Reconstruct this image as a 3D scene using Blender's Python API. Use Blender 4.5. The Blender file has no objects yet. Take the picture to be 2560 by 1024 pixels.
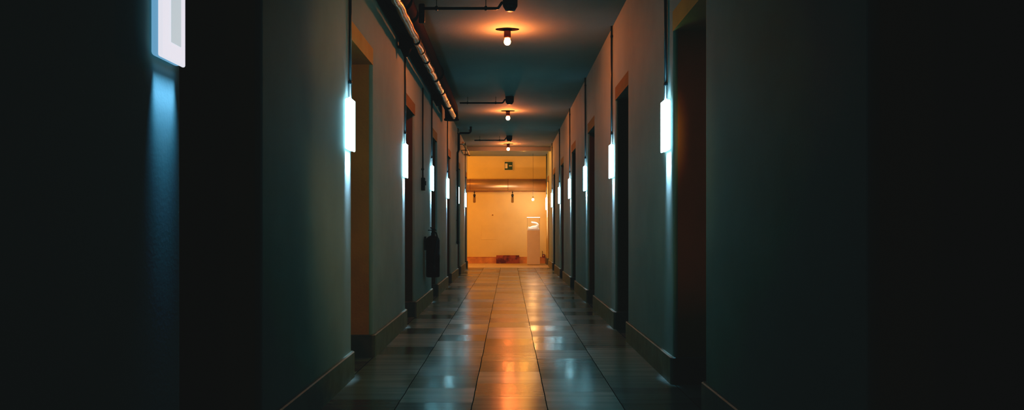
import bpy, bmesh, math, random
from mathutils import Vector, Matrix
random.seed(7)
C = bpy.context.scene.collection
S = bpy.context.scene

# ------------------------------------------------------------------ dimensions (metres)
EYE = 0.945            # camera height
ZC = 2.885             # ceiling
ZL = 2.145             # doorway lintel
PITCH = 2.818          # doorway spacing
L_NEAR, R_NEAR = 2.611, 1.530
OPEN_W = 0.832
RECESS = 0.45
Y0, Y_END, Y_BACK = -4.6, 20.46, 23.0
LOBBY_X = -5.2
BB = 0.165             # baseboard height

# ------------------------------------------------------------------ materials
def newmat(name):
    m = bpy.data.materials.new(name); m.use_nodes = True
    nt = m.node_tree; b = nt.nodes['Principled BSDF']
    return m, nt, b

def pmat(name, col, rough=0.6, metal=0.0, var=0.12, scale=6.0, bump=0.0, bscale=60.0, spec=0.5):
    """base colour gently broken up by noise, optional bump"""
    m, nt, b = newmat(name); N, L = nt.nodes, nt.links
    b.inputs['Roughness'].default_value = rough
    b.inputs['Metallic'].default_value = metal
    b.inputs['Specular IOR Level'].default_value = spec
    tc = N.new('ShaderNodeTexCoord')
    no = N.new('ShaderNodeTexNoise'); no.inputs['Scale'].default_value = scale; no.inputs['Detail'].default_value = 5
    L.new(tc.outputs['Object'], no.inputs['Vector'])
    r = N.new('ShaderNodeMapRange'); r.inputs['From Min'].default_value = 0.3; r.inputs['From Max'].default_value = 0.7
    r.inputs['To Min'].default_value = 1 - var; r.inputs['To Max'].default_value = 1 + var
    L.new(no.outputs['Fac'], r.inputs['Value'])
    mx = N.new('ShaderNodeVectorMath'); mx.operation = 'SCALE'
    mx.inputs[0].default_value = col[:3]
    L.new(r.outputs['Result'], mx.inputs['Scale'])
    L.new(mx.outputs['Vector'], b.inputs['Base Color'])
    if bump:
        n2 = N.new('ShaderNodeTexNoise'); n2.inputs['Scale'].default_value = bscale; n2.inputs['Detail'].default_value = 6
        L.new(tc.outputs['Object'], n2.inputs['Vector'])
        bp = N.new('ShaderNodeBump'); bp.inputs['Strength'].default_value = bump; bp.inputs['Distance'].default_value = 0.01
        L.new(n2.outputs['Fac'], bp.inputs['Height']); L.new(bp.outputs['Normal'], b.inputs['Normal'])
    return m

def emat(name, col, strength, base=(0.8, 0.8, 0.8)):
    m, nt, b = newmat(name)
    b.inputs['Base Color'].default_value = (*base, 1)
    b.inputs['Emission Color'].default_value = (*col, 1)
    b.inputs['Emission Strength'].default_value = strength
    return m

def glassmat(name, tint=(1, 1, 1), gloss=0.08, rough=0.02):
    m, nt, b = newmat(name); N, L = nt.nodes, nt.links
    N.remove(b)
    t = N.new('ShaderNodeBsdfTransparent'); t.inputs['Color'].default_value = (*tint, 1)
    g = N.new('ShaderNodeBsdfGlossy'); g.inputs['Roughness'].default_value = rough
    fr = N.new('ShaderNodeFresnel'); fr.inputs['IOR'].default_value = 1.15
    mx = N.new('ShaderNodeMixShader')
    L.new(fr.outputs['Fac'], mx.inputs['Fac']); L.new(t.outputs[0], mx.inputs[1]); L.new(g.outputs[0], mx.inputs[2])
    L.new(mx.outputs[0], N['Material Output'].inputs['Surface'])
    return m

M = {}
M['wall'] = pmat('wall_plaster', (0.29, 0.34, 0.30), 0.7, var=0.07, scale=2.5, bump=0.06, bscale=70, spec=0.25)
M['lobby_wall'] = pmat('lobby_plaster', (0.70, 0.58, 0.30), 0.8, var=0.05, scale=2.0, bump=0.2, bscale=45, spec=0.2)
M['ceiling'] = pmat('ceiling_plaster', (0.235, 0.265, 0.245), 0.85, var=0.06, scale=1.5, bump=0.15, bscale=40, spec=0.2)
M['reveal'] = pmat('ochre_reveal_paint', (0.60, 0.30, 0.09), 0.7, var=0.1, scale=3, bump=0.15, bscale=50, spec=0.25)  # reveal colour lightened for the near doorways, stands in for light on them
M['reveal_dark'] = pmat('brown_reveal_paint', (0.20, 0.115, 0.05), 0.7, var=0.1, scale=3, bump=0.15, bscale=50, spec=0.2)  # same reveals without the painted-in light
M['base'] = pmat('baseboard_stone', (0.18, 0.17, 0.125), 0.5, var=0.2, scale=9, bump=0.1, bscale=60)
M['base_red'] = pmat('lobby_baseboard_tile', (0.55, 0.26, 0.12), 0.6, var=0.25, scale=7)
M['door'] = pmat('door_paint', (0.12, 0.10, 0.08), 0.5, var=0.1)
M['black'] = pmat('black_paint', (0.012, 0.014, 0.015), 0.5, var=0.2)
M['duct'] = pmat('dark_duct_paint', (0.008, 0.009, 0.010), 0.8, var=0.3, scale=5, bump=0.1, bscale=25, spec=0.12)
M['rubber'] = pmat('dark_plastic', (0.02, 0.022, 0.022), 0.4, var=0.1)
M['conduit'] = pmat('grey_conduit', (0.10, 0.105, 0.10), 0.35, metal=0.6, var=0.15)
M['foil'] = pmat('aluminium_foil_wrap', (0.34, 0.27, 0.20), 0.24, metal=1.0, var=0.15, scale=20, bump=0.55, bscale=35)
M['tin'] = pmat('galvanised_sheet', (0.50, 0.30, 0.15), 0.34, metal=0.6, var=0.12, scale=3, bump=0.08, bscale=8)
M['plate'] = pmat('sooty_plate', (0.006, 0.003, 0.002), 0.9, spec=0.1)  # near-black, paints the bulb socket's shadow on the ceiling
M['joint'] = pmat('joint_brown', (0.20, 0.09, 0.04), 0.6)
M['panel'] = emat('case_light_panel_glow', (1.0, 0.86, 0.70), 7.0)  # glow added to the case lid to whiten the sculpture
M['steel'] = pmat('brushed_steel', (0.4, 0.4, 0.4), 0.35, metal=1.0)
M['ext_red'] = pmat('dark_red_enamel', (0.050, 0.006, 0.007), 0.5, var=0.1, spec=0.2)
M['socket'] = pmat('brown_bakelite', (0.10, 0.035, 0.02), 0.4, var=0.1)
M['plinth'] = pmat('white_plinth_paint', (0.85, 0.74, 0.62), 0.6, var=0.03)
M['bone'] = pmat('white_plaster_cast', (0.9, 0.9, 0.88), 0.5, var=0.03)
M['stone'] = None
M['sign_green'] = pmat('sign_green', (0.004, 0.055, 0.035), 0.5, var=0.05)
M['sign_pale'] = pmat('sign_pale', (0.72, 0.66, 0.50), 0.5, var=0.03)
M['glass'] = glassmat('clear_glass')
M['smoky'] = glassmat('dusty_glass', (0.62, 0.55, 0.48), rough=0.15)
M['lamp_face'] = emat('lamp_face_glow', (0.33, 0.84, 1.0), 17.0, (0.3,0.3,0.3))
M['lamp_lens'] = emat('lamp_lens_glow', (0.33, 0.84, 1.0), 17.0, (0.3,0.3,0.3))
M['dim_face'] = emat('dim_lamp_face_glow', (0.76, 0.76, 0.84), 1.0, (0.1,0.1,0.1))
M['dim_lens'] = emat('dim_lamp_lens_glow', (0.50, 0.58, 0.62), 1.0, (0.1,0.1,0.1))
M['dim_side'] = emat('dim_lamp_side_glow', (0.16, 0.36, 0.55), 1.0, (0.1,0.1,0.1))
M['lamp_side'] = emat('lamp_side_glow', (0.34, 0.75, 1.0), 4.0, (0.3,0.3,0.3))
M['bulb'] = emat('bulb_glow', (1.0, 0.22, 0.045), 800.0)
M['pend'] = emat('pendant_bulb_glow', (1.0, 0.46, 0.13), 420.0)
M['led'] = emat('indicator_red', (1.0, 0.15, 0.08), 3.0)

# red mottled stone
def stone():
    m, nt, b = newmat('red_brown_stone'); N, L = nt.nodes, nt.links
    tc = N.new('ShaderNodeTexCoord')
    no = N.new('ShaderNodeTexNoise'); no.inputs['Scale'].default_value = 5.5; no.inputs['Detail'].default_value = 3
    L.new(tc.outputs['Object'], no.inputs['Vector'])
    cr = N.new('ShaderNodeValToRGB')
    cr.color_ramp.elements[0].position = 0.42; cr.color_ramp.elements[0].color = (0.12, 0.035, 0.018, 1)
    cr.color_ramp.elements[1].position = 0.56; cr.color_ramp.elements[1].color = (0.32, 0.10, 0.04, 1)
    L.new(no.outputs['Fac'], cr.inputs['Fac']); L.new(cr.outputs['Color'], b.inputs['Base Color'])
    b.inputs['Roughness'].default_value = 0.75
    return m
M['stone'] = stone()

# slab floor: 0.40 m columns, 0.42 m slabs staggered per column, each slab its own tone, gloss and tilt
def floor_mat():
    m, nt, b = newmat('polished_stone_slabs'); N, L = nt.nodes, nt.links
    def math_(op, a, c=None, d=None):
        n = N.new('ShaderNodeMath'); n.operation = op
        for i, v in enumerate((a, c, d)):
            if v is None: continue
            if isinstance(v, (int, float)): n.inputs[i].default_value = v
            else: L.new(v, n.inputs[i])
        return n.outputs[0]
    tc = N.new('ShaderNodeTexCoord'); sp = N.new('ShaderNodeSeparateXYZ'); L.new(tc.outputs['Object'], sp.inputs[0])
    wob = N.new('ShaderNodeTexNoise'); wob.inputs['Scale'].default_value = 3.0; wob.inputs['Detail'].default_value = 4
    L.new(tc.outputs['Object'], wob.inputs['Vector'])
    wx = math_('MULTIPLY', math_('SUBTRACT', wob.outputs['Fac'], 0.5), 0.009)
    u = math_('DIVIDE', math_('ADD', math_('ADD', sp.outputs['X'], 0.196), wx), 0.4)
    col = math_('FLOOR', u)
    wn = N.new('ShaderNodeTexWhiteNoise'); wn.noise_dimensions = '1D'; L.new(math_('ADD', col, 3.7), wn.inputs['W'])
    v = math_('ADD', math_('DIVIDE', sp.outputs['Y'], 0.42), wn.outputs['Value'])
    row = math_('FLOOR', v)
    fu = math_('ABSOLUTE', math_('SUBTRACT', math_('FRACT', u), 0.5))
    fv = math_('ABSOLUTE', math_('SUBTRACT', math_('FRACT', v), 0.5))
    ju = math_('GREATER_THAN', fu, 0.5 - 0.0062)
    jv = math_('MULTIPLY', math_('GREATER_THAN', fv, 0.5 - 0.006), 0.6)
    joint = math_('MAXIMUM', ju, jv)
    in_lobby = math_('GREATER_THAN', sp.outputs['Y'], Y_END + 0.02)
    joint = math_('MULTIPLY', joint, math_('SUBTRACT', 1.0, in_lobby))
    cv = N.new('ShaderNodeCombineXYZ'); L.new(col, cv.inputs[0]); L.new(row, cv.inputs[1])
    rn = N.new('ShaderNodeTexWhiteNoise'); rn.noise_dimensions = '2D'; L.new(cv.outputs[0], rn.inputs['Vector'])
    rs = N.new('ShaderNodeSeparateColor'); L.new(rn.outputs['Color'], rs.inputs[0])
    # streaks across the slab (veins) + fine speckle
    mp = N.new('ShaderNodeMapping'); mp.inputs['Scale'].default_value = (1.2, 14, 1); L.new(tc.outputs['Object'], mp.inputs['Vector'])
    ofs = N.new('ShaderNodeVectorMath'); ofs.operation = 'ADD'; L.new(mp.outputs[0], ofs.inputs[0])
    sc = N.new('ShaderNodeVectorMath'); sc.operation = 'SCALE'; L.new(rn.outputs['Color'], sc.inputs[0]); sc.inputs['Scale'].default_value = 40
    L.new(sc.outputs[0], ofs.inputs[1])
    vein = N.new('ShaderNodeTexNoise'); vein.inputs['Scale'].default_value = 1.0; vein.inputs['Detail'].default_value = 5
    L.new(ofs.outputs[0], vein.inputs['Vector'])
    tone = math_('MULTIPLY', math_('ADD', 0.40, math_('MULTIPLY', rs.outputs[0], 0.95)),
                 math_('ADD', 0.6, math_('MULTIPLY', vein.outputs['Fac'], 0.8)))
    tone = math_('MULTIPLY', tone, math_('SUBTRACT', 1.0, math_('MULTIPLY', joint, 0.93)))
    colv = N.new('ShaderNodeVectorMath'); colv.operation = 'SCALE'; colv.inputs[0].default_value = (0.27, 0.28, 0.235)
    L.new(tone, colv.inputs['Scale'])
    lob = N.new('ShaderNodeMix'); lob.data_type = 'RGBA'
    L.new(in_lobby, lob.inputs['Factor']); L.new(colv.outputs[0], lob.inputs['A']); lob.inputs['B'].default_value = (0.55, 0.42, 0.26, 1)
    L.new(lob.outputs['Result'], b.inputs['Base Color'])
    ro = math_('ADD', math_('MULTIPLY', rs.outputs[1], 0.12), 0.155)
    ro = math_('ADD', ro, math_('MULTIPLY', joint, 0.4))
    ro = math_('ADD', ro, math_('MULTIPLY', in_lobby, 0.2))
    L.new(ro, b.inputs['Roughness'])
    L.new(math_('MULTIPLY', math_('SUBTRACT', 1.0, joint), 0.235), b.inputs['Specular IOR Level'])
    # each slab lies a touch out of level
    tx = math_('MULTIPLY', math_('SUBTRACT', rs.outputs[1], 0.5), 0.012)
    ty = math_('MULTIPLY', math_('SUBTRACT', rs.outputs[2], 0.5), 0.03)
    nv = N.new('ShaderNodeCombineXYZ'); L.new(tx, nv.inputs[0]); L.new(ty, nv.inputs[1]); nv.inputs[2].default_value = 1
    nn = N.new('ShaderNodeVectorMath'); nn.operation = 'NORMALIZE'; L.new(nv.outputs[0], nn.inputs[0])
    bp = N.new('ShaderNodeBump'); bp.inputs['Strength'].default_value = 0.06; bp.inputs['Distance'].default_value = 0.01
    fine = N.new('ShaderNodeTexNoise'); fine.inputs['Scale'].default_value = 28; fine.inputs['Detail'].default_value = 4
    L.new(tc.outputs['Object'], fine.inputs['Vector']); L.new(fine.outputs['Fac'], bp.inputs['Height'])
    L.new(nn.outputs[0], bp.inputs['Normal']); L.new(bp.outputs['Normal'], b.inputs['Normal'])
    return m
M['floor'] = floor_mat()

# ------------------------------------------------------------------ mesh helpers
def bm_box(bm, cx, cy, cz, sx, sy, sz, bevel=0.0, seg=2, mi=0):
    r = bmesh.ops.create_cube(bm, size=1.0)
    vs = r['verts']
    bmesh.ops.scale(bm, verts=vs, vec=(sx, sy, sz)); bmesh.ops.translate(bm, verts=vs, vec=(cx, cy, cz))
    fs = set(f for v in vs for f in v.link_faces)
    for f in fs: f.material_index = mi
    if bevel:
        es = list(set(e for v in vs for e in v.link_edges))
        bmesh.ops.bevel(bm, geom=es, offset=bevel, segments=seg, affect='EDGES', profile=0.5)

def bm_tube(bm, pts, rad, n=14, cap=True):
    pts = [Vector(p) for p in pts]
    rads = rad if isinstance(rad, (list, tuple)) else [rad] * len(pts)
    rings = []; up = None
    for i, p in enumerate(pts):
        if i == 0: t = pts[1] - p
        elif i == len(pts) - 1: t = p - pts[i - 1]
        else: t = (pts[i + 1] - p).normalized() + (p - pts[i - 1]).normalized()
        t.normalize()
        if up is None:
            up = Vector((0, 0, 1)) if abs(t.z) < 0.9 else Vector((1, 0, 0))
        a = t.cross(up); a.normalize(); b = a.cross(t); b.normalize(); up = b
        rings.append([bm.verts.new(p + rads[i] * (math.cos(2 * math.pi * k / n) * a + math.sin(2 * math.pi * k / n) * b)) for k in range(n)])
    for r0, r1 in zip(rings, rings[1:]):
        for k in range(n):
            f = bm.faces.new((r0[k], r0[(k + 1) % n], r1[(k + 1) % n], r1[k])); f.smooth = True
    if cap:
        bm.faces.new(rings[0][::-1]); bm.faces.new(rings[-1])

def bm_lathe(bm, prof, cx=0, cy=0, cz=0, n=28):
    """profile of (radius, z) turned about a vertical axis"""
    rings = []
    for r, z in prof:
        if r < 1e-5: rings.append([bm.verts.new((cx, cy, cz + z))])
        else: rings.append([bm.verts.new((cx + r * math.cos(2 * math.pi * k / n), cy + r * math.sin(2 * math.pi * k / n), cz + z)) for k in range(n)])
    for a, b in zip(rings, rings[1:]):
        for k in range(n):
            k2 = (k + 1) % n
            if len(a) == 1 and len(b) == 1: continue
            if len(a) == 1: f = bm.faces.new((a[0], b[k], b[k2]))
            elif len(b) == 1: f = bm.faces.new((a[k], b[0], a[k2]))
            else: f = bm.faces.new((a[k], b[k], b[k2], a[k2]))
            f.smooth = True
    if len(rings[0]) > 1: bm.faces.new(rings[0][::-1])
    if len(rings[-1]) > 1: bm.faces.new(rings[-1])

def arc(c, r, a0, a1, plane='xz', n=8):
    out = []
    for k in range(n + 1):
        a = a0 + (a1 - a0) * k / n
        ca, sa = r * math.cos(a), r * math.sin(a)
        if plane == 'xz': out.append((c[0] + ca, c[1], c[2] + sa))
        elif plane == 'xy': out.append((c[0] + ca, c[1] + sa, c[2]))
        else: out.append((c[0], c[1] + ca, c[2] + sa))
    return out

def obj(name, bm, mat, parent=None, loc=None, label=None, recalc=True):
    if recalc: bmesh.ops.recalc_face_normals(bm, faces=bm.faces[:])
    me = bpy.data.meshes.new(name); bm.to_mesh(me); bm.free()
    for m in (mat if isinstance(mat, (list, tuple)) else [mat]): me.materials.append(m)
    o = bpy.data.objects.new(name, me); C.objects.link(o)
    if parent is not None: o.parent = parent
    if loc is not None: o.location = loc
    if label: o['label'] = label
    return o

def struct(name, bm, mat, **k):
    o = obj(name, bm, mat, **k); o['kind'] = 'structure'; return o

def thing(name, label, cat, loc=(0, 0, 0), rotz=0.0, group=None):
    o = bpy.data.objects.new(name, None); C.objects.link(o)
    o.empty_display_size = 0.05
    o.location = loc; o.rotation_euler = (0, 0, rotz)
    o['label'] = label; o['category'] = cat
    if group: o['group'] = group
    return o

def tag(o, label, cat, group=None):
    o['label'] = label; o['category'] = cat
    if group: o['group'] = group
    return o

def dup(root, loc, rotz, label):
    r = root.copy(); C.objects.link(r); r.location = loc; r.rotation_euler = (0, 0, rotz); r['label'] = label
    for ch in list(root.children):
        c = ch.copy(); C.objects.link(c); c.parent = r
        for g in list(ch.children):
            d = g.copy(); C.objects.link(d); d.parent = c
    return r

B = bmesh.new

# ------------------------------------------------------------------ shell
def plan_path(side, wx, openings, inset, rec):
    """plan outline of one corridor wall from Y0 to its end, dipping into every doorway. -> [(x, y, is_reveal)]"""
    r = 0.026
    pts = [(wx, Y0, 0)]
    for a, b in openings:
        a2, b2 = a + inset, b - inset
        for k in range(6):                    # rounded near corner
            t = math.pi / 2 * k / 5
            pts.append((wx + r - r * math.cos(t), a2 - r + r * math.sin(t), 0 if k < 5 else 1))
        pts.append((rec, a2, 1)); pts.append((rec, b2, 1))
        for k in range(6):
            t = math.pi / 2 * (1 - k / 5)
            pts.append((wx + r - r * math.cos(t), b2 + r - r * math.sin(t), 1 if k < 1 else 0))
    return [(side * x, y, f) for x, y, f in pts]

def wall(side, openings, y_last, name, bname):
    p = plan_path(side, 1.0, openings, 0.0, 1.0 + RECESS) + [(side * 1.0, y_last, 0)]
    rv = lambda yy: 1 if yy < 6.6 else 2  # near doorways take the lightened reveal, the rest the dark one
    bm = B()
    lo = [bm.verts.new((x, y, 0)) for x, y, f in p]; hi = [bm.verts.new((x, y, ZL)) for x, y, f in p]
    for i in range(len(p) - 1):
        f = bm.faces.new((lo[i], lo[i + 1], hi[i + 1], hi[i]))
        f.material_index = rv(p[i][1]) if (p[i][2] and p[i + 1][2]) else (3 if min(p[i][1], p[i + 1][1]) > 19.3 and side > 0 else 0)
    def strip(ya, yb, za, zb, mi):
        f = bm.faces.new([bm.verts.new(v) for v in ((side, ya, za), (side, yb, za), (side, yb, zb), (side, ya, zb))]); f.material_index = mi
    ZB = ZL + 0.12                      # painted lintel band over each doorway
    y = Y0
    for a, b_ in openings:
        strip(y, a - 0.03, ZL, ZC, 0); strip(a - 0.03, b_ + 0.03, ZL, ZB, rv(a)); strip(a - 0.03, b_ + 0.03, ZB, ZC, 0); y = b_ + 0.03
    strip(y, y_last, ZL, ZC, 0)
    # soffits
    per = 14
    for k in range(len(openings)):
        i0 = 1 + k * per
        ring = [bm.verts.new((x, y, ZL)) for x, y, f in p[i0:i0 + per]]
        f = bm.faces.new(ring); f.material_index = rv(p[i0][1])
    # thickness behind the doorways so that nothing shows through
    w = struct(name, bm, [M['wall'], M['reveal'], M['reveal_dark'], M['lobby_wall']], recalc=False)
    q = plan_path(side, 0.98, openings, 0.02, 1.0 + RECESS - 0.0005) + [(side * 0.98, y_last, 0)]
    bm = B()
    lo = [bm.verts.new((x, y, 0)) for x, y, f in q]; hi = [bm.verts.new((x, y, BB - 0.006)) for x, y, f in q]
    q2 = [(x + (p[i][0] - x) * 0.3, y + (p[i][1] - y) * 0.3) for i, (x, y, f) in enumerate(q)]
    hi2 = [bm.verts.new((x, y, BB)) for x, y in q2]
    bk = [bm.verts.new((x, y, BB)) for x, y, f in p]
    for i in range(len(q) - 1):
        bm.faces.new((lo[i], lo[i + 1], hi[i + 1], hi[i]))
        bm.faces.new((hi[i], hi[i + 1], hi2[i + 1], hi2[i]))
        bm.faces.new((hi2[i], hi2[i + 1], bk[i + 1], bk[i]))
    struct(bname, bm, M['base'], recalc=False)
    return w

openL = [(L_NEAR + PITCH * n, L_NEAR + PITCH * n + OPEN_W) for n in range(-2, 7)]
openR = [(R_NEAR + PITCH * n, R_NEAR + PITCH * n + OPEN_W) for n in range(-2, 8)]
wall(-1, openL, Y_END, 'wall_left', 'baseboard_left')
wall(1, openR, Y_BACK, 'wall_right', 'baseboard_right')

def quad(bm, *v): return bm.faces.new([bm.verts.new(x) for x in v])

bm = B(); quad(bm, (LOBBY_X, Y0, 0), (1.6, Y0, 0), (1.6, Y_BACK + 0.3, 0), (LOBBY_X, Y_BACK + 0.3, 0)); struct('floor', bm, M['floor'])
bm = B(); bm_box(bm, (LOBBY_X + 1.6) / 2, (Y0 + Y_BACK + .3) / 2, ZC + 0.05, 1.6 - LOBBY_X, Y_BACK + .3 - Y0, 0.1); struct('ceiling', bm, M['ceiling'])
bm = B(); bm_box(bm, (LOBBY_X + 1.6) / 2, Y_BACK + 0.1, ZC / 2, 1.6 - LOBBY_X, 0.2, ZC); struct('wall_back', bm, M['lobby_wall'])
bm = B(); bm_box(bm, 0, Y0 - 0.1, ZC / 2, 3.2, 0.2, ZC); struct('wall_front', bm, M['wall'])
# lobby side walls: return beside the corridor mouth, far end on the left
bm = B(); bm_box(bm, (LOBBY_X - 1.0) / 2, Y_END - 0.05, ZC / 2, -LOBBY_X - 1.0, 0.1, ZC); struct('wall_lobby', bm, M['lobby_wall'])
bm = B(); bm_box(bm, LOBBY_X - 0.1, (Y_END + Y_BACK) / 2, ZC / 2, 0.2, Y_BACK - Y_END + 0.2, ZC); struct('wall_far_left', bm, M['lobby_wall'])
bm = B(); bm_box(bm, 0, Y_END - 0.06, ZC - 0.05, 2.0, 0.16, 0.1, 0.006); struct('trim_1', bm, M['ceiling'])
bm = B()
bm_box(bm, (LOBBY_X + 1.0) / 2, Y_BACK - 0.012, BB / 2, 1.0 - LOBBY_X, 0.024, BB)
bm_box(bm, (LOBBY_X + 1.0) / 2, Y_BACK - 0.016, BB + 0.005, 1.0 - LOBBY_X, 0.032, 0.01)
struct('baseboard_back', bm, M['base_red'])

# doors at the back of the recesses
bm = B(); bm_box(bm, 0.02, 0, 1.05, 0.04, 0.79, 2.09, 0.004)
for zc, h in ((0.55, 0.7), (1.5, 0.9)): bm_box(bm, 0.043, 0, zc, 0.012, 0.56, h, 0.005)
d0 = struct('door_1', bm, M['door'])
bm = B(); bm_tube(bm, [(0.04, 0.32, 1.02), (0.085, 0.32, 1.02), (0.088, 0.30, 1.02), (0.088, 0.21, 1.02)], 0.008, 8)
h0 = obj('door_handle', bm, M['steel'], d0)
k = 1
for side, ops in ((-1, openL), (1, openR)):
    for a, b_ in ops:
        if k == 1: d = d0
        else:
            d = d0.copy(); C.objects.link(d); d.name = 'door_%d' % k
            h = h0.copy(); C.objects.link(h); h.parent = d
        d.location = (side * (1 + RECESS - 0.001), (a + b_) / 2, 0.0); d.rotation_euler = (0, 0, 0 if side < 0 else math.pi)
        k += 1

# ------------------------------------------------------------------ wall lamps
LZ0, LZ1 = EYE + 0.482, EYE + 0.795
LZ = (LZ0 + LZ1) / 2; LH = LZ1 - LZ0; LW = 0.17; LD = 0.034
def ordinal(n): return ['nearest', 'second', 'third', 'fourth', 'fifth', 'sixth', 'seventh', 'eighth'][n]
def lamp_label(side, n):
    s = 'left' if side < 0 else 'right'
    if side < 0 and n == 0: return 'glowing white wall lamp nearest the camera on the left wall, cut by the top edge'
    if side < 0: 
        extra = {1: 'before the second left doorway', 2: 'under the orange lit wall by the dark duct', 3: 'above the fire extinguisher',
                 4: 'past the fire extinguisher', 5: 'half hidden by the black drain pipe', 6: 'at the mouth of the bright lobby'}[n]
        return '%s glowing lamp on the left wall, %s' % (ordinal(n), extra)
    extra = {1: 'the largest one there', 2: 'below the orange lit ceiling corner', 3: 'after the third right doorway', 4: 'a narrow strip of light',
             5: 'a small strip of light', 6: 'just before the orange lit wall', 7: 'beside the glass case plinth in the lobby'}[n]
    return '%s glowing lamp on the right wall, %s' % (ordinal(n - 1), extra)

def make_lamp(label, mats, power, tilt, off):
    t = thing('wall_lamp', label, 'lamp', group='glowing wall lamps along the corridor')
    bm = B(); bm_box(bm, LD / 2 - 0.004, 0, 0, LD - 0.008, LW, LH, 0.011, 3)
    obj('housing', bm, mats[0], t)
    # bright frame of the front, rounded, as a picture-frame slab
    bm = B(); bm_box(bm, LD - 0.006, 0, 0, 0.012, LW + 0.006, LH + 0.006, 0.0055, 3)
    obj('diffuser', bm, mats[1], t)
    bm = B(); bm_box(bm, LD + 0.0005, 0.012, -0.01, 0.003, LW * 0.42, LH * 0.62, 0.0014, 2)
    obj('lens_panel', bm, mats[2], t)
    for nm, z, rx, pw, spread, ln in (('lamp_downlight', -LH / 2 - 0.006, 0, power, 31, 0.15), ('lamp_spill', -LH / 2 - 0.004, 0, 0.05 * power, 120, 0.16), ('lamp_uplight', LH / 2 + 0.006, math.pi, 0.06 * power, 70, 0.12)):
        ld = bpy.data.lights.new(nm, 'AREA'); ld.shape = 'RECTANGLE'; ld.size = 0.02; ld.size_y = ln
        ld.energy = pw; ld.color = (0.36, 0.68, 1.0) if power > 1 else (0.18, 0.52, 0.96); ld.spread = math.radians(spread)
        lo = bpy.data.objects.new(nm, ld); C.objects.link(lo); lo.parent = t
        lo.location = (off, 0.012, z); lo.rotation_euler = (rx, math.radians(tilt if rx == 0 else -8), 0)
    return t

first = None
lamps = [(-1, n) for n in range(0, 7)] + [(1, n) for n in range(1, 8)]
def lamp_y(side, n):
    return (L_NEAR + PITCH * n - 0.148) if side < 0 else (R_NEAR + OPEN_W + PITCH * n + 0.165)
for side, n in lamps:
    loc = (side * 0.9995, lamp_y(side, n), LZ); rz = 0 if side < 0 else math.pi
    if n == 0:
        dim = make_lamp(lamp_label(side, n), (M['dim_side'], M['dim_face'], M['dim_lens']), 0.30, 7.5, 0.022); dim.location = loc
    elif first is None:
        first = make_lamp(lamp_label(side, n), (M['lamp_side'], M['lamp_face'], M['lamp_lens']), 2.8, 13.0, 0.014); first.location = loc; first.rotation_euler = (0, 0, rz)
    else: dup(first, loc, rz, lamp_label(side, n))

# conduits from each lamp to the ceiling
def make_conduit(label):
    t = thing('lamp_conduit', label, 'conduit', group='thin conduits above the wall lamps')
    bm = B(); bm_tube(bm, [(0.0115, 0, LZ1 + 0.004), (0.0115, 0, ZC - 0.002)], 0.0095, 10)
    obj('tube', bm, M['conduit'], t)
    for z in (LZ1 + 0.11, ZC - 0.10):
        bm = B(); bm_box(bm, 0.0115, 0, z, 0.023, 0.036, 0.022, 0.005, 2)
        obj('clip', bm, M['rubber'], t)
    return t
first = None
for side, n in lamps:
    if side < 0 and n == 0: continue
    s = 'left' if side < 0 else 'right'
    o = n if side < 0 else n - 1
    lab = 'thin dark conduit rising from the %s wall lamp on the %s wall' % (ordinal(o), s)
    loc = (side * 0.9985, lamp_y(side, n) + 0.03, 0); rz = 0 if side < 0 else math.pi
    if first is None: first = make_conduit(lab); first.location = loc; first.rotation_euler = (0, 0, rz)
    else: dup(first, loc, rz, lab)

# ------------------------------------------------------------------ ceiling bulbs
def make_bulb(label):
    t = thing('ceiling_bulb_holder', label, 'ceiling light', group='bare bulbs along the corridor ceiling')
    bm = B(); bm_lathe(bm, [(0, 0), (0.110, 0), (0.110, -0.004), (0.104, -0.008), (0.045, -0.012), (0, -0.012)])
    bmesh.ops.scale(bm, verts=bm.verts[:], vec=(1.05, 0.5, 1)); obj('ceiling_plate', bm, M['plate'], t)  # plate widened to the oval of the socket's cast shadow
    bm = B(); bm_lathe(bm, [(0, -0.012), (0.033, -0.012), (0.034, -0.03), (0.034, -0.085), (0.031, -0.090), (0, -0.090)])
    obj('socket', bm, M['socket'], t)
    bm = B(); bm_lathe(bm, [(0.0, -0.0895), (0.020, -0.0895), (0.023, -0.097), (0.0295, -0.108), (0.032, -0.122), (0.0305, -0.135), (0.024, -0.147), (0.013, -0.154), (0, -0.156)], n=20)
    obj('bulb', bm, M['bulb'], t)
    return t
first = None
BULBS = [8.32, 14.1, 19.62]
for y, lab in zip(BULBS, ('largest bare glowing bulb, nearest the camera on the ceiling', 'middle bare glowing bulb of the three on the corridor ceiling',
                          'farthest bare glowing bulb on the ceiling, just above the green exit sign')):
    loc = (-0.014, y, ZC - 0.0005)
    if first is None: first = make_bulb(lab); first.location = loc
    else: dup(first, loc, 0, lab)

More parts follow.
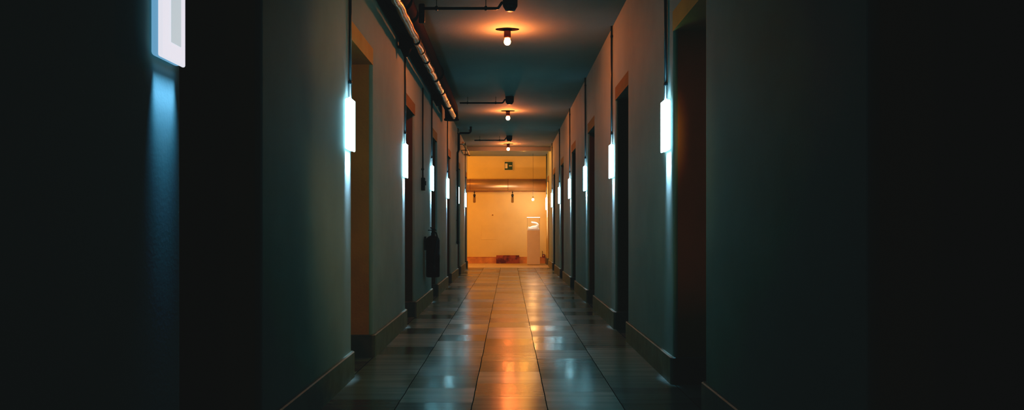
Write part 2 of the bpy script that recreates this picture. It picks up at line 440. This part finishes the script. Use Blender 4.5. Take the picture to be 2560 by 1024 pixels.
# ------------------------------------------------------------------ smoke detectors and their conduits
def make_detector(label):
    t = thing('smoke_detector', label, 'smoke detector', group='smoke detectors on the corridor ceiling')
    bm = B(); bm_lathe(bm, [(0, 0), (0.062, 0), (0.062, -0.062), (0.058, -0.066), (0, -0.066)])
    obj('mounting_base', bm, M['rubber'], t)
    bm = B(); bm_lathe(bm, [(0, -0.0655), (0.0615, -0.0655), (0.060, -0.078), (0.040, -0.110), (0.034, -0.114), (0, -0.114)])
    obj('sensor_head', bm, M['rubber'], t)
    bm = B(); bm_lathe(bm, [(0, -0.1135), (0.006, -0.1135), (0.005, -0.118), (0, -0.119)], cx=-0.008, n=10)
    obj('indicator', bm, M['led'], t, label='tiny red indicator light')
    return t
first = None
DET = [7.18, 12.6, 17.95]
for y, lab in zip(DET, ('dark smoke detector cut by the top edge, nearest the camera', 'dark smoke detector in front of the middle ceiling bulb',
                        'dark smoke detector in front of the farthest ceiling bulb')):
    loc = (0.012, y, ZC - 0.0005)
    if first is None: first = make_detector(lab); first.location = loc
    else: dup(first, loc, 0, lab)

def make_cross(label):
    t = thing('ceiling_conduit', label, 'conduit', group='conduits crossing the corridor ceiling')
    zc = -0.092
    bm = B(); bm_tube(bm, [(-0.735, 0, zc), (-0.12, 0, zc), (-0.10, 0, zc + 0.003), (-0.072, 0, zc + 0.046), (-0.0625, 0, zc + 0.050)], 0.012, 10)
    obj('tube', bm, M['rubber'], t)
    for x in (-0.62, -0.205):
        bm = B(); bm_box(bm, x, 0, zc, 0.022, 0.03, 0.036, 0.005, 2); bm_tube(bm, [(x, 0, zc + 0.016), (x, 0, 0)], 0.003, 6)
        obj('clip', bm, M['rubber'], t)
    return t
first = None
for y, lab in zip(DET, ('dark conduit crossing the ceiling to the nearest smoke detector', 'dark conduit crossing the ceiling to the second smoke detector',
                        'dark conduit crossing the ceiling to the farthest smoke detector')):
    loc = (0.012, y, ZC - 0.0005)
    if first is None: first = make_cross(lab); first.location = loc
    else: dup(first, loc, 0, lab)

# junction box where the nearest ceiling conduit starts
t = thing('junction_box', 'black ladder shaped junction bracket at the left end of the nearest ceiling conduit', 'junction box', (-0.734, 7.2, EYE + 1.81))
bm = B(); bm_box(bm, 0, 0, 0, 0.052, 0.03, 0.165, 0.013, 3); obj('bracket_plate', bm, M['black'], t)
for z in (0.045, -0.005, -0.045):
    bm = B(); bm_box(bm, 0.002, -0.0155, z, 0.03, 0.004, 0.028 if z > 0 else 0.014, 0.0015, 1)
    obj('cover_plate', bm, M['conduit'], t)

# ------------------------------------------------------------------ ventilation duct and foil pipe, upper left
DX, DZ, DR = -0.862, EYE + 1.800, 0.100
t = thing('ventilation_duct', 'large matt black ventilation duct along the upper left corner of the corridor', 'duct', (DX, 2.0, DZ))
bm = B()
path = [(0, 0, 0), (0, 4, 0), (0, 8, 0), (0, 10.72, 0)] + [(0, 10.72 + 0.13 * math.sin(a), -0.13 + 0.13 * math.cos(a)) for a in [math.pi / 2 * k / 8 for k in range(1, 9)]]
bm_tube(bm, path + [(0, 10.85, -0.16)], DR, 24); obj('main_pipe', bm, M['duct'], t)
for y in (2.2, 4.7, 7.9):
    bm = B(); bm_tube(bm, [(0, y - 0.025, 0), (0, y + 0.025, 0)], DR + 0.010, 24); obj('joint_ring', bm, M['duct'], t)
for y, drop in ((5.66, 0.175), (9.06, 0.130)):
    z1 = -drop
    bm = B(); bm_lathe(bm, [(0.064, -0.06), (0.064, z1)], cx=-0.060, cy=y); br = obj('branch_outlet', bm, M['duct'], t)
    bm = B(); bm_lathe(bm, [(0.0, z1 + 0.006), (0.072, z1 + 0.006), (0.0735, z1), (0.072, z1 - 0.008), (0.0, z1 - 0.008)], cx=-0.060, cy=y); obj('flange', bm, M['duct'], br)
    bm = B(); bm_lathe(bm, [(0.056, z1 - 0.007), (0.020, z1 - 0.085), (0.0, z1 - 0.085)], cx=-0.060, cy=y); obj('nozzle', bm, M['duct'], br)
bm = B(); bm_lathe(bm, [(0, -0.155), (DR + 0.012, -0.155), (DR + 0.012, -0.178), (0, -0.178)], cy=10.85); obj('end_flange', bm, M['duct'], t)

FX, FZ, FR = -0.816, EYE + 1.655, 0.034
t = thing('foil_pipe', 'narrow silver foil wrapped pipe strapped under the black duct', 'pipe', (FX, 2.5, FZ))
bm = B()
n = 80; pts = []; rr = []
for k in range(n + 1):
    y = 10.2 * k / n
    pts.append((0.004 * math.sin(k * 1.7), y, 0.004 * math.cos(k * 2.3))); rr.append(FR * (1 + 0.05 * math.sin(k * 2.9)))
bm_tube(bm, pts, rr, 16); obj('foil_wrap', bm, M['foil'], t)
for y in (5.03, 5.91, 6.96, 7.86, 9.1):
    bm = B(); bm_tube(bm, [(0, y - 0.02, 0), (0, y + 0.02, 0)], FR + 0.006, 16); obj('band', bm, M['black'], t)
for y in (5.47, 6.4, 8.5, 3.5):
    bm = B(); bm_tube(bm, [(0, y - 0.012, 0), (0, y + 0.012, 0)], FR + 0.004, 16); obj('band', bm, M['tin'], t)

# black drain pipe bending from the ceiling to the left wall and down
t = thing('drain_pipe', 'black pipe bending from the ceiling to the left wall and running down it', 'pipe', (0, 16.3, 0))
zb = EYE + 1.815
pts = [(-0.726, 0, ZC - 0.002), (-0.726, 0, zb + 0.05)] + [(-0.776 + 0.05 * math.cos(a), 0, zb + 0.05 + 0.05 * math.sin(a)) for a in (-0.4, -0.8, -1.2, -1.57)]
pts += [(-0.90, 0, zb)] + [(-0.915 + 0.035 * math.cos(a), 0, zb - 0.035 + 0.035 * math.sin(a)) for a in (1.57, 2.0, 2.5, 3.14)]
pts += [(-0.950, 0, EYE + 1.50), (-0.976, 0, EYE + 1.44), (-0.976, 0, 0.76), (-0.976, 0, 0.70)]
bm = B(); bm_tube(bm, pts, 0.0195, 12); obj('tube', bm, M['black'], t)
for z in (EYE + 1.1, EYE + 0.15):
    bm = B(); bm_box(bm, -0.980, 0, z, 0.038, 0.07, 0.022, 0.004); obj('clamp', bm, M['black'], t)
bm = B(); bm_lathe(bm, [(0.0, 0.70), (0.026, 0.70), (0.026, 0.66), (0.012, 0.64), (0.0, 0.64)], cx=-0.973); obj('end_cap', bm, M['black'], t)
bm = B(); bm_box(bm, -0.735, 0, zb + 0.055, 0.06, 0.05, 0.012); obj('hanger', bm, M['black'], t)

t = thing('heating_pipe', 'slim grey pipe running towards the lobby high on the left, ending in a bend', 'pipe', (-0.885, 16.42, EYE + 1.645))
bm = B(); bm_tube(bm, [(0, 0, 0), (0, 2.63, 0), (-0.01, 2.67, 0), (-0.04, 2.69, 0), (-0.112, 2.69, 0)], 0.019, 12); obj('tube', bm, M['tin'], t)
bm = B(); bm_tube(bm, [(-0.02, 2.69, -0.006), (0.016, 2.69, -0.006)], 0.026, 12); obj('elbow_cap', bm, M['black'], t)
for y in (0.3, 1.6):
    bm = B(); bm_tube(bm, [(0, y - .02, 0), (0, y + .02, 0)], 0.024, 12); bm_box(bm, -0.06, y, 0, 0.108, 0.02, 0.012); obj('bracket', bm, M['black'], t)

# ------------------------------------------------------------------ left wall: switch box and fire extinguisher
t = thing('switch_box', 'small black switch box with its own conduit on the left wall above the fire extinguisher', 'switch', (-0.999, 9.78, EYE + 0.505))
bm = B(); bm_box(bm, 0.021, 0, 0, 0.042, 0.075, 0.145, 0.006); obj('box', bm, M['black'], t)
bm = B(); bm_box(bm, 0.047, 0, 0.01, 0.012, 0.03, 0.05, 0.004); obj('rocker', bm, M['rubber'], t)
bm = B(); bm_tube(bm, [(0.014, 0, 0.0725), (0.014, 0, 1.10)], 0.009, 10); obj('conduit', bm, M['conduit'], t)
bm = B(); bm_box(bm, 0.014, 0, 0.17, 0.03, 0.04, 0.02, 0.004); obj('clip', bm, M['rubber'], t)

t = thing('fire_extinguisher', 'dark red fire extinguisher hanging low on the left wall', 'fire extinguisher', (-0.9, 10.12, 0.367))
bm = B(); bm_lathe(bm, [(0, 0), (0.070, 0), (0.078, 0.006), (0.080, 0.02), (0.080, 0.435), (0.074, 0.458), (0.058, 0.475), (0.032, 0.487), (0.024, 0.492), (0, 0.492)], n=32); obj('cylinder', bm, M['ext_red'], t)
bm = B(); bm_lathe(bm, [(0, 0.491), (0.022, 0.491), (0.022, 0.52), (0.016, 0.53), (0.016, 0.548), (0, 0.548)], n=16); v = obj('valve', bm, M['black'], t)
bm = B(); bm_box(bm, -0.008, 0, 0.555, 0.10, 0.018, 0.010, 0.003); obj('carry_handle', bm, M['black'], v)
bm = B(); bm_tube(bm, [(0.03, 0, 0.560), (-0.01, 0, 0.575), (-0.03, 0, 0.586)], 0.007, 8); obj('squeeze_lever', bm, M['black'], v)
bm = B(); bm_tube(bm, [(0.010, -0.016, 0.535), (0.045, -0.05, 0.52), (0.06, -0.075, 0.47), (0.045, -0.088, 0.38), (0.025, -0.0935, 0.25), (0.02, -0.0935, 0.14)], 0.009, 10); ho = obj('hose', bm, M['black'], t)
bm = B(); bm_tube(bm, [(0.02, -0.0935, 0.15), (0.02, -0.0935, 0.07)], [0.012, 0.018], 10); obj('horn', bm, M['black'], ho)
bm = B(); bm_box(bm, -0.089, 0, 0.40, 0.0215, 0.05, 0.16, 0.003); obj('wall_bracket', bm, M['black'], t)
bm = B()
bm_lathe(bm, [(0.0808, 0.17), (0.0808, 0.33)], n=32); obj('paper_sleeve', bm, M['ext_red'], t)

# ------------------------------------------------------------------ lobby
t = thing('exit_sign', 'square green exit sign with pale door and arrow, high on the far wall', 'exit sign', (-0.005, Y_BACK - 0.0005, EYE + 1.675))
bm = B(); bm_box(bm, 0, -0.02, 0, 0.24, 0.04, 0.24, 0.004); obj('frame', bm, M['sign_pale'], t)
bm = B(); bm_box(bm, 0, -0.0415, 0, 0.215, 0.006, 0.215, 0.001); pl = obj('sign_panel', bm, M['sign_green'], t)
bm = B(); bm_box(bm, -0.062, -0.0455, 0.0, 0.064, 0.004, 0.132); obj('door_mark', bm, M['sign_pale'], pl)
bm = B()
vv = [(0.006, 0.002), (0.034, 0.024), (0.034, 0.013), (0.09, 0.013), (0.09, -0.009), (0.034, -0.009), (0.034, -0.020)]
f = bm.faces.new([bm.verts.new((x, -0.0465, z)) for x, z in vv]); r = bmesh.ops.extrude_face_region(bm, geom=[f])
bmesh.ops.translate(bm, verts=[g for g in r['geom'] if isinstance(g, bmesh.types.BMVert)], vec=(0, 0.003, 0)); obj('arrow_mark', bm, M['sign_pale'], pl)

t = thing('ventilation_pipe', 'wide pale metal ventilation pipe running across the far lobby wall', 'pipe', (0, 22.78, EYE + 1.160))
bm = B(); bm_tube(bm, [(LOBBY_X + 0.01, 0, 0), (0.985, 0, 0)], 0.155, 40); obj('main_pipe', bm, M['tin'], t)
for x in (-1.03, -0.02, -2.1, -3.2):
    bm = B(); bm_tube(bm, [(x - 0.005, 0, 0), (x + 0.005, 0, 0)], 0.1565, 40); obj('joint_ring', bm, M['joint'], t)
bm = B(); bm_tube(bm, [(LOBBY_X + 0.01, 22.965, EYE + 0.985), (0.985, 22.965, EYE + 0.985)], 0.012, 10)
tag(obj('wall_conduit', bm, M['base_red']), 'thin brown conduit running just below the wide pipe on the far wall', 'conduit')

def make_hanging(label):
    t = thing('hanging_lamp', label, 'lamp', group='unlit lamps hanging below the wide pipe')
    bm = B(); bm_tube(bm, [(0, 0.30, 0.045), (0, 0.02, 0.045), (0, 0, 0.035), (0, 0, -0.03)], 0.006, 8)
    bm_box(bm, 0, 0, 0.0, 0.035, 0.035, 0.03, 0.005); obj('wall_arm', bm, M['black'], t)
    bm = B(); bm_lathe(bm, [(0, -0.03), (0.02, -0.035), (0.034, -0.06), (0.032, -0.09), (0.018, -0.11), (0, -0.112)], n=18); obj('socket', bm, M['black'], t)
    bm = B(); bm_lathe(bm, [(0.018, -0.095), (0.030, -0.11), (0.033, -0.2), (0.034, -0.25), (0.022, -0.268), (0, -0.27)], n=18); obj('glass_tube', bm, M['smoky'], t)
    bm = B(); bm_lathe(bm, [(0, -0.112), (0.008, -0.112), (0.007, -0.22), (0, -0.225)], n=8); obj('inner_rod', bm, M['steel'], t)
    return t
h1 = make_hanging('unlit hanging lamp with glass tube, left one under the wide pipe')
h1.location = (-0.913, 22.66, EYE + 0.945)
dup(h1, (0.098, 22.66, EYE + 0.945), 0, 'unlit hanging lamp with glass tube below the exit sign')

PX, PY = 0.640, 22.20
t = thing('display_plinth', 'tall white display plinth standing on the right of the far lobby wall', 'plinth', (PX, PY, 0))
bm = B(); bm_box(bm, 0, 0, 0.448, 0.33, 0.32, 0.88, 0.003); obj('column', bm, M['plinth'], t)
bm = B(); bm_box(bm, 0, 0, 0.004, 0.31, 0.30, 0.008); obj('foot', bm, M['base'], t)
t = thing('glass_case', 'clear glass display case on top of the white plinth', 'display case', (PX, PY, 0.8885))
cw, cd, ch = 0.322, 0.312, 0.335
for nm, a in (('glass_panel', (0, -cd / 2, ch / 2, cw, 0.005, ch)), ('glass_panel', (0, cd / 2, ch / 2, cw, 0.005, ch)),
              ('glass_panel', (-cw / 2, 0, ch / 2, 0.005, cd - 0.006, ch)), ('glass_panel', (cw / 2, 0, ch / 2, 0.005, cd - 0.006, ch))):
    bm = B(); bm_box(bm, *a); obj(nm, bm, M['glass'], t)
bm = B(); bm_box(bm, 0, 0, ch + 0.004, cw + 0.008, cd + 0.008, 0.007); obj('light_lid', bm, M['panel'], t, label='glowing lid panel of the case')
t = thing('curved_sculpture', 'white curved hook shaped sculpture inside the glass case', 'sculpture', (PX, PY, 0.889))
bm = B(); bm_box(bm, 0, 0, 0.021, 0.305, 0.28, 0.04, 0.004); obj('base_slab', bm, M['bone'], t)
bm = B()
bm_tube(bm, [(-0.145, -0.02, 0.05), (-0.125, -0.02, 0.09), (-0.105, -0.02, 0.06), (-0.06, -0.02, 0.068), (0.0, -0.02, 0.080), (0.06, -0.02, 0.085), (0.105, -0.02, 0.11), (0.118, -0.02, 0.145), (0.085, -0.02, 0.178), (0.03, -0.02, 0.195), (-0.02, -0.02, 0.203), (-0.058, -0.02, 0.212)],
        [0.016, 0.012, 0.026, 0.034, 0.042, 0.044, 0.038, 0.031, 0.027, 0.024, 0.021, 0.016], 14)
obj('hook', bm, M['bone'], t)
bm = B(); bm_tube(bm, [(0.10, -0.02, 0.09), (0.135, -0.02, 0.05), (0.128, -0.02, 0.028)], [0.02, 0.014, 0.008], 10); obj('tail', bm, M['bone'], t)

t = thing('pendant_bulb', 'small bare bulb hanging on a thin cord above the glass case', 'light', (0.628, 22.2, 0))
zb = EYE + 0.745
bm = B(); bm_tube(bm, [(0, 0, ZC - 0.002), (0.004, 0, 2.3), (0, 0, zb + 0.075)], 0.003, 6); obj('cord', bm, M['conduit'], t)
bm = B(); bm_lathe(bm, [(0, zb + 0.08), (0.010, zb + 0.08), (0.013, zb + 0.06), (0.013, zb + 0.028), (0, zb + 0.028)], n=12); obj('socket', bm, M['socket'], t)
bm = B(); bm_lathe(bm, [(0, zb + 0.0275), (0.014, zb + 0.0275), (0.024, zb + 0.015), (0.029, zb), (0.024, zb - 0.018), (0.012, zb - 0.028), (0, zb - 0.03)], n=16); obj('bulb', bm, M['pend'], t)

bm = B(); bm_box(bm, 0, 0, 0.109, 0.615, 0.07, 0.217, 0.006)
o = obj('stone_block', bm, M['stone'], loc=(-0.028, Y_BACK - 0.075, 0.0005)); tag(o, 'low red brown stone block against the far wall on the floor', 'stone block')
bm = B(); bm_box(bm, 0, 0, 0, 0.39, 0.006, 0.40, 0.002)
o = obj('access_panel', bm, M['lobby_wall'], loc=(-0.545, Y_BACK - 0.0028, EYE - 0.105)); tag(o, 'flush painted access panel on the far wall left of the plinth', 'panel')
t = thing('wall_hook', 'tiny dark hook on the far wall above the flush panel', 'hook', (-0.435, Y_BACK, EYE + 0.355))
bm = B(); bm_tube(bm, [(0, -0.001, 0), (0, -0.03, 0), (0.006, -0.036, 0.012)], 0.008, 8); obj('hook_pin', bm, M['black'], t)
bm = B(); bm_lathe(bm, [(0, -0.012), (0.016, -0.012), (0.016, 0.012), (0, 0.012)], cy=-0.013, n=12); obj('hook_plate', bm, M['base_red'], t)
t = thing('wall_socket', 'small dark wall socket with upright cable in the far right corner of the lobby', 'socket', (0.935, Y_BACK - 0.0005, 0.205))
bm = B(); bm_box(bm, 0, -0.025, 0, 0.075, 0.05, 0.075, 0.006); obj('box', bm, M['socket'], t)
bm = B(); bm_tube(bm, [(-0.03, -0.02, 0.03), (-0.032, -0.012, 0.13)], 0.006, 8); obj('cable', bm, M['socket'], t)
bm = B(); bm_box(bm, 0, -0.053, 0, 0.045, 0.006, 0.045, 0.002); obj('cover', bm, M['base_red'], t)

# ------------------------------------------------------------------ lights out of view
def point(name, loc, e, col, r=0.05):
    ld = bpy.data.lights.new(name, 'POINT'); ld.energy = e; ld.color = col; ld.shadow_soft_size = r
    o = bpy.data.objects.new(name, ld); C.objects.link(o); o.location = loc
point('lobby_lamp_behind_beam', (0.35, 20.62, 2.80), 30, (1.0, 0.40, 0.06), 0.05)  # added unseen fill for the plinth front and lobby ceiling
point('lobby_lamp_left', (-2.5, 20.95, 2.2), 95, (1.0, 0.40, 0.06), 0.3)
point('lobby_lamp_middle', (-1.5, 20.9, 2.3), 40, (1.0, 0.40, 0.06), 0.3)
point('corridor_lamp_behind', (0.0, -3.4, 2.6), 7.0, (1.0, 0.5, 0.22), 0.1)  # added weak warm fill behind the camera

sd = bpy.data.lights.new('side_room_lamp', 'SPOT'); sd.energy = 300; sd.color = (1.0, 0.56, 0.22); sd.spot_size = math.radians(84); sd.spot_blend = 1.0; sd.shadow_soft_size = 0.2  # added spot hidden in the right recess, warms the left wall
so = bpy.data.objects.new('side_room_lamp', sd); C.objects.link(so); so.location = (1.42, 4.40, 1.55)
so.rotation_euler = (Vector((-1.0, 5.75, 1.40)) - Vector(so.location)).to_track_quat('-Z', 'Y').to_euler()
se = bpy.data.lights.new('side_room_lamp_left', 'SPOT'); se.energy = 28; se.color = (1.0, 0.62, 0.24); se.spot_size = math.radians(34); se.spot_blend = 0.8; se.shadow_soft_size = 0.1  # added spot hidden in the left recess, brightens the right doorway reveal
so = bpy.data.objects.new('side_room_lamp_left', se); C.objects.link(so); so.location = (-1.36, 2.80, 1.3)
so.rotation_euler = (Vector((1.15, 5.18, 1.25)) - Vector(so.location)).to_track_quat('-Z', 'Y').to_euler()
w = bpy.data.worlds.new('dark'); S.world = w; w.use_nodes = True
w.node_tree.nodes['Background'].inputs[0].default_value = (0.01, 0.02, 0.025, 1)
w.node_tree.nodes['Background'].inputs[1].default_value = 0.3

# ------------------------------------------------------------------ camera
cd_ = bpy.data.cameras.new('camera'); cam = bpy.data.objects.new('camera', cd_); C.objects.link(cam)
cam.location = (0, 0, EYE); cam.rotation_euler = (math.pi / 2, 0, 0)
cd_.lens = 30.0; cd_.sensor_width = 36.0; cd_.sensor_fit = 'HORIZONTAL'
cd_.shift_x = 8 / 2560; cd_.shift_y = 58 / 2560; cd_.clip_start = 0.02
S.camera = cam
S.view_settings.view_transform = 'Standard'
S.view_settings.look = 'None'
S.view_settings.exposure = 0.0
# print-film response: faded blacks, red held back in the shadows
S.view_settings.use_curve_mapping = True
cm = S.view_settings.curve_mapping
cm.extend = 'EXTRAPOLATED'
def curve(i, pts):
    c = cm.curves[i]
    c.points[0].location = pts[0]; c.points[1].location = pts[-1]
    for p in pts[1:-1]: c.points.new(*p)
curve(0, [(0, 0.0045), (0.015, 0.0055), (0.04, 0.0165), (0.10, 0.065), (0.30, 0.28), (1, 1)])
curve(1, [(0, 0.0050), (0.015, 0.0085), (0.04, 0.028), (0.10, 0.084), (0.30, 0.28), (1, 1)])
curve(2, [(0, 0.0050), (0.015, 0.009), (0.04, 0.030), (0.10, 0.087), (0.30, 0.28), (1, 1)])
for i in range(3):
    for p in cm.curves[i].points: p.handle_type = 'VECTOR'
cm.update()

# light paths: a few bounces are plenty in this dim corridor
S.cycles.max_bounces = 6; S.cycles.diffuse_bounces = 3; S.cycles.glossy_bounces = 3; S.cycles.transparent_max_bounces = 8
